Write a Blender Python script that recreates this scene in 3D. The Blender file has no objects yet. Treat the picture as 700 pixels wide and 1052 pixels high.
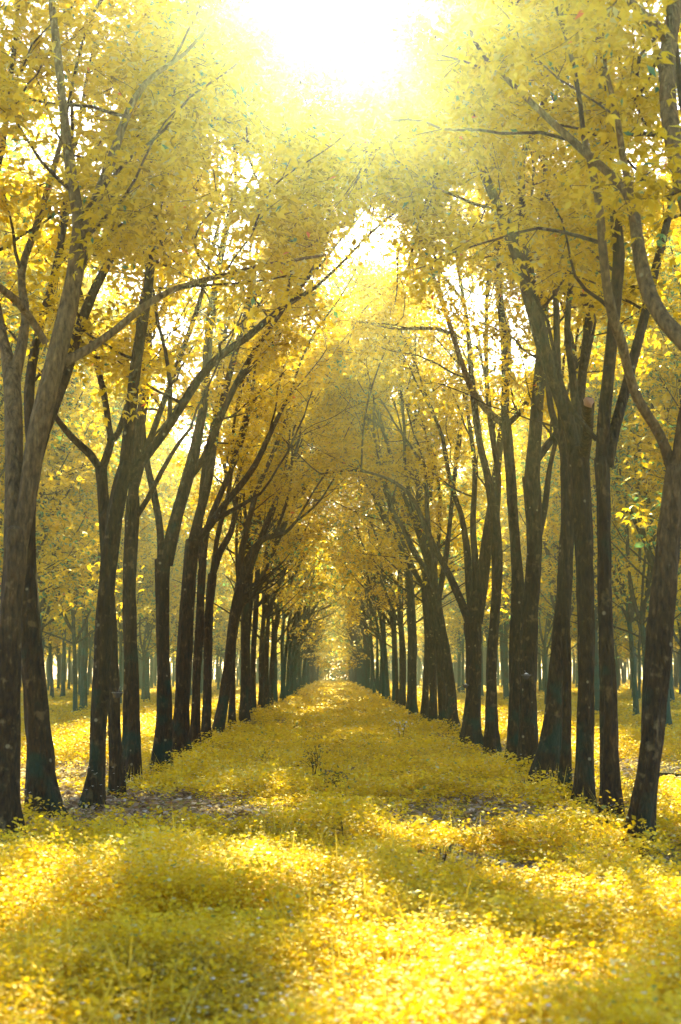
import bpy, math, random
import numpy as np
from mathutils import Vector, Matrix, Euler

PI = math.pi
rnd = random.Random(7)
rng = np.random.default_rng(11)
S = bpy.context.scene
COL = S.collection

# ------------------------------------------------------------------ camera
F = 1350.0                      # focal length in pixels of a 1052 px high picture
CAM = Vector((0.0, 0.0, 1.7))
PITCH = math.atan(164.0 / F)
YAW = -math.atan(7.0 / F)
ROT = Euler((PI / 2 + PITCH, 0, YAW), 'XYZ').to_matrix()

def at(px, py, Y):
    """point seen at (px,py) standing on the plane y = Y"""
    v = ROT @ Vector(((px - 350) / F, (526 - py) / F, -1.0))
    return CAM + v * (Y / v.y)

cd = bpy.data.cameras.new('camera')
cam = bpy.data.objects.new('camera', cd)
COL.objects.link(cam)
cam.location = CAM
cam.rotation_euler = (PI / 2 + PITCH, 0, YAW)
cd.sensor_fit = 'VERTICAL'
cd.sensor_height = 36.0
cd.lens = 36.0 * F / 1052.0
cd.clip_start = 0.05
cd.clip_end = 2000
cd.dof.use_dof = True
cd.dof.focus_distance = 24.0
cd.dof.aperture_fstop = 2.4
S.camera = cam

# ------------------------------------------------------------------ light
SUN_EL = math.radians(28.5)
SUN_AZ = math.radians(0.2)      # towards +x of +y
w = bpy.data.worlds.new("World")
S.world = w
w.use_nodes = True
nt = w.node_tree
sky = nt.nodes.new('ShaderNodeTexSky')
sky.sky_type = 'NISHITA'
sky.sun_disc = False
sky.sun_elevation = SUN_EL
sky.sun_rotation = SUN_AZ
sky.dust_density = 1.0
sky.ozone_density = 2.0
sky.air_density = 1.0
bg = nt.nodes['Background']
bg.inputs['Strength'].default_value = 0.10
nt.links.new(sky.outputs[0], bg.inputs['Color'])
sd = bpy.data.lights.new('sun', 'SUN')
sun = bpy.data.objects.new('sun', sd)
COL.objects.link(sun)
sd.energy = 5.0
sd.angle = math.radians(0.5)
sd.color = (1.0, 0.84, 0.31)
to_sun = Vector((math.sin(SUN_AZ) * math.cos(SUN_EL), math.cos(SUN_AZ) * math.cos(SUN_EL), math.sin(SUN_EL)))
sun.rotation_euler = to_sun.to_track_quat('Z', 'Y').to_euler()
sun.location = (0, 60, 60)

S.view_settings.view_transform = 'Standard'
S.view_settings.look = 'None'
S.view_settings.exposure = 2.42
S.view_settings.gamma = 1.0
S.view_settings.use_curve_mapping = False
cy = S.cycles
cy.max_bounces = 8
cy.diffuse_bounces = 6
cy.glossy_bounces = 2
cy.transmission_bounces = 4
cy.transparent_max_bounces = 8
cy.volume_bounces = 0
cy.use_denoising = True
cy.sample_clamp_indirect = 6.0
cy.caustics_reflective = False
cy.caustics_refractive = False

# ------------------------------------------------------------------ materials
def newmat(name):
    m = bpy.data.materials.new(name)
    m.use_nodes = True
    t = m.node_tree
    for n in list(t.nodes):
        t.nodes.remove(n)
    out = t.nodes.new('ShaderNodeOutputMaterial')
    return m, t, out

def ramp(t, stops, interp='LINEAR'):
    r = t.nodes.new('ShaderNodeValToRGB')
    e = r.color_ramp
    e.interpolation = interp
    while len(e.elements) > 1:
        e.elements.remove(e.elements[-1])
    e.elements[0].position = stops[0][0]
    e.elements[0].color = (*stops[0][1], 1)
    for p, c in stops[1:]:
        k = e.elements.new(p)
        k.color = (*c, 1)
    return r

def leaf_mat(name, stops, trans=0.5, rough=0.42, spec=0.5):
    m, t, out = newmat(name)
    L = t.links.new
    a = t.nodes.new('ShaderNodeAttribute')
    a.attribute_name = 'tint'
    r = ramp(t, stops)
    L(a.outputs['Fac'], r.inputs[0])
    p = t.nodes.new('ShaderNodeBsdfPrincipled')
    p.inputs['Roughness'].default_value = rough
    p.inputs['Specular IOR Level'].default_value = spec
    L(r.outputs[0], p.inputs['Base Color'])
    tr = t.nodes.new('ShaderNodeBsdfTranslucent')
    L(r.outputs[0], tr.inputs['Color'])
    mx = t.nodes.new('ShaderNodeMixShader')
    mx.inputs[0].default_value = trans
    L(p.outputs[0], mx.inputs[1])
    L(tr.outputs[0], mx.inputs[2])
    L(mx.outputs[0], out.inputs[0])
    return m

M_LEAF = leaf_mat('rubber_tree_leaves', [
    (0.0, (0.22, 0.15, 0.010)), (0.28, (0.62, 0.44, 0.012)), (0.60, (0.84, 0.62, 0.016)),
    (0.80, (0.86, 0.70, 0.05)), (0.87, (0.66, 0.62, 0.26)), (0.90, (0.16, 0.34, 0.13)), (0.99, (0.08, 0.24, 0.13)), (1.0, (0.8, 0.22, 0.05))], 0.62, 0.38, 0.4)
M_HERB = leaf_mat('yellow_herb_leaves', [
    (0.0, (0.26, 0.17, 0.010)), (0.25, (0.70, 0.47, 0.008)), (0.7, (0.92, 0.68, 0.012)),
    (0.90, (0.86, 0.72, 0.07)), (0.955, (0.75, 0.72, 0.35)), (0.975, (0.30, 0.38, 0.10)), (1.0, (0.22, 0.32, 0.1))], 0.5, 0.5, 0.35)
M_GRASS = leaf_mat('yellow_grass', [(0, (0.45, 0.32, 0.03)), (1, (0.78, 0.62, 0.07))], 0.5, 0.5, 0.35)
M_FLOWER = leaf_mat('pale_petals', [(0, (0.80, 0.76, 0.62)), (1, (0.86, 0.85, 0.80))], 0.4, 0.6, 0.2)
M_WEED = leaf_mat('dark_weed_leaves', [(0, (0.09, 0.045, 0.02)), (0.6, (0.20, 0.12, 0.03)), (1, (0.06, 0.20, 0.07))], 0.35, 0.5, 0.4)
M_LITTER = leaf_mat('fallen_leaves', [(0, (0.20, 0.12, 0.06)), (0.6, (0.42, 0.30, 0.18)), (1, (0.62, 0.52, 0.42))], 0.2, 0.7, 0.25)

def bark_mat(name, dark, light, pale, moss, scale=1.0, up0=4.0, upf=0.55, upc=(0.15, 0.090, 0.032), mossy=0.0):
    m, t, out = newmat(name)
    L = t.links.new
    tc = t.nodes.new('ShaderNodeTexCoord')
    oi = t.nodes.new('ShaderNodeObjectInfo')
    ad = t.nodes.new('ShaderNodeVectorMath'); ad.operation = 'ADD'
    L(tc.outputs['Object'], ad.inputs[0])
    L(oi.outputs['Location'], ad.inputs[1])
    mp = t.nodes.new('ShaderNodeMapping')
    mp.inputs['Scale'].default_value = (9 * scale, 9 * scale, 2.8 * scale)
    L(ad.outputs[0], mp.inputs[0])
    n1 = t.nodes.new('ShaderNodeTexNoise'); n1.inputs['Scale'].default_value = 2.2; n1.inputs['Detail'].default_value = 7; n1.inputs['Roughness'].default_value = 0.65
    L(mp.outputs[0], n1.inputs['Vector'])
    r1 = ramp(t, [(0.32, dark), (0.60, light), (0.78, pale)])
    L(n1.outputs[0], r1.inputs[0])
    # lichen blotches
    n2 = t.nodes.new('ShaderNodeTexNoise'); n2.inputs['Scale'].default_value = 7.0; n2.inputs['Detail'].default_value = 5
    L(ad.outputs[0], n2.inputs['Vector'])
    r2 = ramp(t, [(0.60, (0, 0, 0)), (0.68, (1, 1, 1))])
    L(n2.outputs[0], r2.inputs[0])
    mx = t.nodes.new('ShaderNodeMixRGB'); mx.inputs[2].default_value = (*pale, 1)
    sc = t.nodes.new('ShaderNodeMath'); sc.operation = 'MULTIPLY'; sc.inputs[1].default_value = 0.55
    L(r2.outputs[0], sc.inputs[0]); L(sc.outputs[0], mx.inputs[0]); L(r1.outputs[0], mx.inputs[1])
    # moss growing on the lowest metre and in old wounds; mossy spreads it for teal shade
    sep = t.nodes.new('ShaderNodeSeparateXYZ'); L(tc.outputs['Object'], sep.inputs[0])
    n3 = t.nodes.new('ShaderNodeTexNoise'); n3.inputs['Scale'].default_value = 2.3; n3.inputs['Detail'].default_value = 6
    L(ad.outputs[0], n3.inputs['Vector'])
    mr = t.nodes.new('ShaderNodeMapRange'); mr.inputs[1].default_value = 0.0; mr.inputs[2].default_value = 2.2; mr.inputs[3].default_value = 0.10 + mossy; mr.inputs[4].default_value = -0.05 + mossy
    L(sep.outputs[2], mr.inputs[0])
    s2 = t.nodes.new('ShaderNodeMath'); s2.operation = 'ADD'; L(n3.outputs[0], s2.inputs[0]); L(mr.outputs[0], s2.inputs[1])
    r3 = ramp(t, [(0.58, (0, 0, 0)), (0.70, (0.8, 0.8, 0.8))]); L(s2.outputs[0], r3.inputs[0])
    mx2 = t.nodes.new('ShaderNodeMixRGB'); mx2.inputs[2].default_value = (*moss, 1)
    L(r3.outputs[0], mx2.inputs[0]); L(mx.outputs[0], mx2.inputs[1])
    # smoother bark high up, paler by its own tone and by sunlight put into the colour; small fungus dots low down
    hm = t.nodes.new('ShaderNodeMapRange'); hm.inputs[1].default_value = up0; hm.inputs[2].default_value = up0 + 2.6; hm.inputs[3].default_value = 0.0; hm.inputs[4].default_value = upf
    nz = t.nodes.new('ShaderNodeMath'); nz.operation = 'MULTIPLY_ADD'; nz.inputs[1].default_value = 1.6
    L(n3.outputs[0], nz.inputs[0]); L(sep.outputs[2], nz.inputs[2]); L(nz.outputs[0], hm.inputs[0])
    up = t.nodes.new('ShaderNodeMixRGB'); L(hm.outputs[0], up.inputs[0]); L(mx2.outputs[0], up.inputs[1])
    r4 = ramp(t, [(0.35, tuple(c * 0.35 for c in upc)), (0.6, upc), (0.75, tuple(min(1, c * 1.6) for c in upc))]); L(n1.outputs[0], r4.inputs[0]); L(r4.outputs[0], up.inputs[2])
    vd = t.nodes.new('ShaderNodeTexVoronoi'); vd.inputs['Scale'].default_value = 6.5; L(ad.outputs[0], vd.inputs['Vector'])
    rd = ramp(t, [(0.10, (1, 1, 1)), (0.17, (0, 0, 0))]); L(vd.outputs['Distance'], rd.inputs[0])
    gate = ramp(t, [(0.74, (0, 0, 0)), (0.78, (0.7, 0.7, 0.7))]); sv = t.nodes.new('ShaderNodeSeparateXYZ'); L(vd.outputs['Color'], sv.inputs[0]); L(sv.outputs[0], gate.inputs[0])
    ml = t.nodes.new('ShaderNodeMath'); ml.operation = 'MULTIPLY'; L(rd.outputs[0], ml.inputs[0]); L(gate.outputs[0], ml.inputs[1])
    dots = t.nodes.new('ShaderNodeMixRGB'); L(ml.outputs[0], dots.inputs[0]); L(up.outputs[0], dots.inputs[1]); dots.inputs[2].default_value = (0.36, 0.30, 0.16, 1)
    p = t.nodes.new('ShaderNodeBsdfPrincipled'); p.inputs['Roughness'].default_value = 0.85; p.inputs['Specular IOR Level'].default_value = 0.25
    L(dots.outputs[0], p.inputs['Base Color'])
    v = t.nodes.new('ShaderNodeTexVoronoi'); v.feature = 'DISTANCE_TO_EDGE'; v.inputs['Scale'].default_value = 1.6
    L(mp.outputs[0], v.inputs['Vector'])
    vm = t.nodes.new('ShaderNodeMath'); vm.operation = 'MINIMUM'; vm.inputs[1].default_value = 0.25; L(v.outputs['Distance'], vm.inputs[0])
    ax = t.nodes.new('ShaderNodeMath'); ax.operation = 'MULTIPLY_ADD'; ax.inputs[1].default_value = 1.5
    L(vm.outputs[0], ax.inputs[0]); L(n1.outputs[0], ax.inputs[2])
    b = t.nodes.new('ShaderNodeBump'); b.inputs['Strength'].default_value = 1.0; b.inputs['Distance'].default_value = 0.06
    L(ax.outputs[0], b.inputs['Height']); L(b.outputs[0], p.inputs['Normal'])
    cr = ramp(t, [(0.0, (0.30, 0.28, 0.26)), (0.10, (1, 1, 1))]); L(v.outputs['Distance'], cr.inputs[0])
    cm = t.nodes.new('ShaderNodeMixRGB'); cm.blend_type = 'MULTIPLY'; cm.inputs[0].default_value = 0.3
    L(dots.outputs[0], cm.inputs[1]); L(cr.outputs[0], cm.inputs[2]); L(cm.outputs[0], p.inputs['Base Color'])
    L(p.outputs[0], out.inputs[0])
    return m

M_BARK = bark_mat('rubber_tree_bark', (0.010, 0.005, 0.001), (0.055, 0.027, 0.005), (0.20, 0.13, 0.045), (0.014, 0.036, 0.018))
M_PALEBARK = bark_mat('pale_sunlit_lichened_bark', (0.012, 0.006, 0.002), (0.058, 0.031, 0.008), (0.24, 0.17, 0.07), (0.016, 0.038, 0.020), 1.2, 2.6, 0.95, (0.26, 0.165, 0.06))  # height paling is part natural bark, part sunlight put into the colour
M_MOSSY_SHADE = bark_mat('mossy_teal_shade_bark', (0.008, 0.012, 0.006), (0.040, 0.040, 0.016), (0.12, 0.13, 0.07), (0.012, 0.070, 0.050), 1.0, 5.0, 0.6, (0.12, 0.09, 0.04), 0.16)  # moss spread wide; its teal also carries the shade and haze of far trunks
M_CUT = newmat('cut_wood')[0]
def simple(m, col, rough=0.6, spec=0.4):
    t = m.node_tree
    out = [n for n in t.nodes if n.type == 'OUTPUT_MATERIAL'][0]
    p = t.nodes.new('ShaderNodeBsdfPrincipled')
    n = t.nodes.new('ShaderNodeTexNoise'); n.inputs['Scale'].default_value = 30
    r = ramp(t, [(0.3, tuple(c * 0.75 for c in col)), (0.7, col)])
    t.links.new(n.outputs[0], r.inputs[0]); t.links.new(r.outputs[0], p.inputs['Base Color'])
    p.inputs['Roughness'].default_value = rough; p.inputs['Specular IOR Level'].default_value = spec
    t.links.new(p.outputs[0], out.inputs[0])
simple(M_CUT, (0.42, 0.24, 0.15), 0.7)
M_CUP = newmat('glazed_clay')[0]; simple(M_CUP, (0.07, 0.06, 0.055), 0.25, 0.6)
M_WIRE = newmat('steel_wire')[0]; simple(M_WIRE, (0.25, 0.24, 0.22), 0.35, 0.6)
M_LATEX = newmat('white_latex')[0]; simple(M_LATEX, (0.82, 0.82, 0.78), 0.35, 0.5)

def ground_mat():
    m, t, out = newmat('leaf_strewn_soil')
    L = t.links.new
    tc = t.nodes.new('ShaderNodeTexCoord')
    n1 = t.nodes.new('ShaderNodeTexNoise'); n1.inputs['Scale'].default_value = 0.9; n1.inputs['Detail'].default_value = 8; n1.inputs['Roughness'].default_value = 0.7
    L(tc.outputs['Object'], n1.inputs['Vector'])
    r = ramp(t, [(0.35, (0.16, 0.10, 0.03)), (0.5, (0.36, 0.26, 0.05)), (0.62, (0.50, 0.38, 0.06)), (0.75, (0.44, 0.34, 0.16))])
    L(n1.outputs[0], r.inputs[0])
    v = t.nodes.new('ShaderNodeTexVoronoi'); v.inputs['Scale'].default_value = 16
    L(tc.outputs['Object'], v.inputs['Vector'])
    mx = t.nodes.new('ShaderNodeMixRGB'); mx.blend_type = 'MULTIPLY'; mx.inputs[0].default_value = 0.5
    L(r.outputs[0], mx.inputs[1]); L(v.outputs['Color'], mx.inputs[2])
    p = t.nodes.new('ShaderNodeBsdfPrincipled'); p.inputs['Roughness'].default_value = 0.9; p.inputs['Specular IOR Level'].default_value = 0.2
    L(mx.outputs[0], p.inputs['Base Color'])
    b = t.nodes.new('ShaderNodeBump'); b.inputs['Strength'].default_value = 0.8; b.inputs['Distance'].default_value = 0.05
    L(v.outputs['Distance'], b.inputs['Height']); L(b.outputs[0], p.inputs['Normal'])
    L(p.outputs[0], out.inputs[0])
    return m
M_SOIL = ground_mat()

# ------------------------------------------------------------------ noise / terrain
def vnoise(x, y, seed):
    xi = np.floor(x).astype(np.int64); yi = np.floor(y).astype(np.int64)
    fx = x - xi; fy = y - yi
    fx = fx * fx * (3 - 2 * fx); fy = fy * fy * (3 - 2 * fy)
    def h(a, b):
        n = (a * 374761393 + b * 668265263 + seed * 974634777) & 0xFFFFFFFF
        n = ((n ^ (n >> 13)) * 1274126177) & 0xFFFFFFFF
        return ((n ^ (n >> 16)) & 0xFFFF) / 65535.0
    return (h(xi, yi) * (1 - fx) + h(xi + 1, yi) * fx) * (1 - fy) + (h(xi, yi + 1) * (1 - fx) + h(xi + 1, yi + 1) * fx) * fy

def fbm(x, y, seed):
    return 0.55 * vnoise(x, y, seed) + 0.3 * vnoise(x * 2.1, y * 2.1, seed + 1) + 0.15 * vnoise(x * 4.3, y * 4.3, seed + 2)

def gz(x, y):
    x = np.asarray(x, float); y = np.asarray(y, float)
    return 0.14 * (fbm(x * 0.35, y * 0.35, 3) - 0.5) + 0.10 * (vnoise(x * 0.06, y * 0.06, 9) - 0.5)

# ------------------------------------------------------------------ mesh helpers
def mesh_from(name, V, Fq, mats, tint=None, smooth=False, midx=None):
    """V (n,3), Fq (m,k) int faces all of the same size"""
    me = bpy.data.meshes.new(name)
    V = np.ascontiguousarray(V, dtype=np.float32); Fq = np.ascontiguousarray(Fq, dtype=np.int32)
    k = Fq.shape[1]
    me.vertices.add(len(V)); me.vertices.foreach_set('co', V.ravel())
    me.loops.add(Fq.size); me.loops.foreach_set('vertex_index', Fq.ravel())
    me.polygons.add(len(Fq))
    me.polygons.foreach_set('loop_start', np.arange(0, Fq.size, k, dtype=np.int32))
    me.polygons.foreach_set('loop_total', np.full(len(Fq), k, dtype=np.int32))
    if midx is not None:
        me.polygons.foreach_set('material_index', np.ascontiguousarray(midx, dtype=np.int32))
    for m in mats:
        me.materials.append(m)
    me.update(calc_edges=True)
    if smooth:
        me.polygons.foreach_set('use_smooth', np.ones(len(Fq), dtype=bool))
    if tint is not None:
        a = me.attributes.new('tint', 'FLOAT', 'FACE')
        a.data.foreach_set('value', np.ascontiguousarray(tint, dtype=np.float32))
    return me

def link(name, me, parent=None, loc=None):
    o = bpy.data.objects.new(name, me)
    COL.objects.link(o)
    if parent is not None:
        o.parent = parent
    if loc is not None:
        o.location = loc
    return o

def tag(o, label=None, cat=None, group=None, kind=None):
    for k, v in (('label', label), ('category', cat), ('group', group), ('kind', kind)):
        if v:
            o[k] = v
    return o

def norm(a):
    return a / np.maximum(np.linalg.norm(a, axis=-1, keepdims=True), 1e-9)

def kites(P, D, N, ln, wd, fold=0.25, mid=0.42):
    """leaf faces: base P, direction D, face normal N, length ln, half width wd"""
    D = norm(D)
    side = norm(np.cross(D, N)); up = np.cross(side, D)
    ln = ln[:, None]; wd = wd[:, None]
    m = P + D * ln * mid
    a = m + side * wd + up * wd * fold
    b = m - side * wd + up * wd * fold
    tip = P + D * ln - up * ln * 0.12
    V = np.stack([P, a, tip, b], axis=1).reshape(-1, 3)
    n = len(P)
    return V, np.arange(4 * n, dtype=np.int32).reshape(n, 4)

def crown_mesh(tube, V, Fq, T):
    """one crown: its twigs (bark) and its leaves"""
    tv = np.concatenate(tube.V); tf = np.concatenate(tube.F)
    midx = np.concatenate([np.zeros(len(Fq)), np.ones(len(tf))]).astype(np.int32)
    return mesh_from('crown', np.concatenate([V, tv]), np.concatenate([Fq, tf + len(V)]), [M_LEAF, M_BARK],
                     np.concatenate([T, np.zeros(len(tf))]), midx=midx)

class Tube:
    def __init__(s):
        s.V = []; s.F = []; s.n = 0
    def add(s, pts, rad, sides=8, rough=0.0, seed=0, cap=True, flare=0.0):
        pts = np.asarray(pts, float); rad = np.asarray(rad, float)
        T = norm(np.gradient(pts, axis=0))
        ref = np.array([1.0, 0, 0]) if abs(T[0][0]) < 0.8 else np.array([0, 1.0, 0])
        u = ref - T[0] * ref.dot(T[0]); u /= np.linalg.norm(u)
        ang = np.linspace(0, 2 * PI, sides, endpoint=False)
        rings = []
        L = 0.0
        for i in range(len(pts)):
            if i:
                L += np.linalg.norm(pts[i] - pts[i - 1])
            u = u - T[i] * u.dot(T[i]); u /= np.linalg.norm(u)
            v = np.cross(T[i], u)
            r = np.full(sides, rad[i])
            if rough:
                q = vnoise(np.cos(ang) * 1.3 + seed * 7.1 + 50, np.sin(ang) * 1.3 + L * 1.1 + seed * 3.3 + 50, 5)
                q2 = vnoise(np.cos(ang) * 3.1 + seed * 5.1 + 50, np.sin(ang) * 3.1 + L * 3.7 + 50, 6)
                r = r * (1 + rough * (q - 0.5) * 1.6 + rough * (q2 - 0.5) * 0.8)
                if sides > 14:
                    q3 = vnoise(ang / (2 * PI) * 16 + 40, np.full(sides, L * 2.6 + seed * 3 + 40), 7) * (ang < 6.0)
                    q4 = vnoise(ang / (2 * PI) * 9 + 40, np.full(sides, L * 7.0 + seed * 5 + 40), 8)
                    r = r * (1 + 0.07 * (q3 - 0.5) + 0.06 * (q4 - 0.5))
            if flare:
                h = max(0.0, 1 - L / 0.95)
                r = r * (1 + flare * h * h * (0.6 + 0.6 * np.cos(ang * 4 + seed * 1.7) + 0.35 * np.cos(ang * 3 + seed)))
            rings.append(pts[i] + np.outer(np.cos(ang) * r, u) + np.outer(np.sin(ang) * r, v))
        k = len(rings)
        R = np.concatenate(rings)
        b = s.n
        i, j = np.meshgrid(np.arange(k - 1), np.arange(sides), indexing='ij')
        j2 = (j + 1) % sides
        f = np.stack([b + i * sides + j, b + i * sides + j2, b + (i + 1) * sides + j2, b + (i + 1) * sides + j], axis=-1).reshape(-1, 4)
        s.V.append(R); s.F.append(f); s.n += len(R)
        if cap:   # close the end to a point with degenerate-free quads
            c = pts[-1] + T[-1] * rad[-1] * 0.6
            ring = R[-sides:]
            inner = c + (ring - pts[-1]) * 0.03
            s.V.append(inner)
            jj = np.arange(sides); j2 = (jj + 1) % sides
            o = b + (k - 1) * sides
            s.F.append(np.stack([o + jj, o + j2, s.n + j2, s.n + jj], axis=-1)); 
            s.n += sides
    def mesh(s, name, mat):
        return mesh_from(name, np.concatenate(s.V), np.concatenate(s.F), [mat], smooth=True)

def spline(P, R, step=0.22):
    """Catmull-Rom through points P with radii R"""
    P = [np.array(p, float) for p in P]
    Q = [2 * P[0] - P[1]] + P + [2 * P[-1] - P[-2]]
    out = []; rr = []
    for i in range(1, len(Q) - 2):
        n = max(2, int(np.linalg.norm(Q[i + 1] - Q[i]) / step))
        for k in range(n):
            t = k / n
            a, b, c, d = Q[i - 1], Q[i], Q[i + 1], Q[i + 2]
            out.append(0.5 * ((2 * b) + (-a + c) * t + (2 * a - 5 * b + 4 * c - d) * t * t + (-a + 3 * b - 3 * c + d) * t ** 3))
            rr.append(R[i - 1] * (1 - t) + R[i] * t)
    out.append(P[-1]); rr.append(R[-1])
    return np.array(out), np.array(rr)

def wander(p, d, length, r0, r1, rg, up=0.15, wob=0.22, step=0.3, pull=None):
    n = max(3, int(length / step))
    pts = [np.array(p, float)]
    d = np.array(d, float); d /= np.linalg.norm(d)
    for k in range(n):
        d = d + rg.normal(0, wob, 3) * np.array([1, 1, 0.6]) * 0.5 + np.array([0, 0, up * 0.3])
        if pull is not None:
            d = d + pull * 0.12
        d /= np.linalg.norm(d)
        pts.append(pts[-1] + d * (length / n))
    return np.array(pts), np.linspace(r0, r1, n + 1)

def foliage(twigs, rg, per, lsize, jitter=0.22, droop=0.35, green=0.035):
    """three-leaflet leaves along twig segments. twigs: list of point arrays"""
    segA = []; dirs = []; ct = []; gc = []
    for tw in twigs:
        n = per
        t = rg.random(n) ** 0.7 * (len(tw) - 1)
        i = np.minimum(t.astype(int), len(tw) - 2); f = (t - i)[:, None]
        segA.append(tw[i] * (1 - f) + tw[i + 1] * f)
        dirs.append(np.repeat((tw[-1] - tw[0])[None], n, 0))
        ct.append(np.full(n, rg.random())); gc.append(np.full(n, rg.random() < green))
    P = np.concatenate(segA); Dm = norm(np.concatenate(dirs)); ct = np.concatenate(ct)
    n = len(P)
    pet = norm(rg.normal(0, 1, (n, 3)) * np.array([1, 1, 0.55]) + Dm * 0.5)
    P = P + rg.normal(0, jitter * 0.4, (n, 3)) + pet * (0.06 + 0.14 * rg.random((n, 1)))
    th = rg.random(n) * 2 * PI
    hz = np.stack([np.cos(th), np.sin(th), np.zeros(n)], 1)
    base = norm(hz + pet * 0.6 - np.array([0, 0, 1.0]) * (droop * (0.3 + 1.4 * rg.random((n, 1)))))
    nrm = norm(np.array([0, 0, 1.0]) + rg.normal(0, 0.55, (n, 3)))
    sd_ = norm(np.cross(base, nrm))
    Vs = []; T = []
    for a in (-0.75, 0.0, 0.75):
        D = base * math.cos(a) + sd_ * math.sin(a)
        ln = lsize * (0.5 + 0.95 * rg.random(n))
        V, _ = kites(P, D, nrm + rg.normal(0, 0.2, (n, 3)), ln, ln * (0.19 + 0.06 * rg.random(n)))
        Vs.append(V)
        T.append(np.clip(0.55 * rg.random(n) + 0.35 * ct + 0.10 * rg.random(n), 0, 0.86))
    V = np.concatenate(Vs); T = np.concatenate(T)
    m = len(T)
    q = rg.random(m)
    grn = np.where(np.tile(np.concatenate(gc), 3), 0.45, 0.985)
    T = np.where(q > grn, 0.89 + 0.09 * rg.random(m), T)
    T = np.where(q > 0.9985, 1.0, T)
    return V, np.arange(len(V), dtype=np.int32).reshape(-1, 4), T

# ------------------------------------------------------------------ trees
def branch_out(limbs, rg, zmin, nsec, twig_len, pull, tw_tube, zlow_chance=0.12, sides=4):
    """limbs: list of (pts, rad). Adds secondary branches and twigs, returns twig polylines"""
    twigs = []
    for pts, rad in limbs:
        n = len(pts)
        tot = np.linalg.norm(np.diff(pts, axis=0), axis=1).sum()
        k = max(2, int(nsec * tot))
        for q in range(k):
            i = int(n * (0.25 + 0.75 * rg.random()))
            i = min(i, n - 2)
            p = pts[i]
            if p[2] < zmin and rg.random() > zlow_chance:
                continue
            T = norm(pts[i + 1] - pts[i])
            a = norm(rg.normal(0, 1, 3) * np.array([1, 1, 0.5]) + T * 0.5 + np.array([0, 0, 0.25]))
            r0 = min(rad[i] * 0.5, 0.024)
            L = 1.0 + 1.6 * rg.random()
            bp, br = wander(p, a, L, r0, 0.007, rg, up=0.12, wob=0.42, step=0.2, pull=pull)
            tw_tube.add(bp, br, sides)
            for j in range(5):
                ii = int(len(bp) * (0.3 + 0.7 * rg.random())); ii = min(ii, len(bp) - 2)
                aa = norm(rg.normal(0, 1, 3) * np.array([1, 1, 0.6]) + norm(bp[ii + 1] - bp[ii]) * 0.8)
                tp, tr = wander(bp[ii], aa, twig_len * (0.6 + 0.8 * rg.random()), 0.006, 0.003, rg, up=-0.05, wob=0.4, step=0.2)
                tw_tube.add(tp, tr, 3, cap=False)
                twigs.append(tp)
            twigs.append(bp[len(bp) // 2:])
    return twigs

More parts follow.
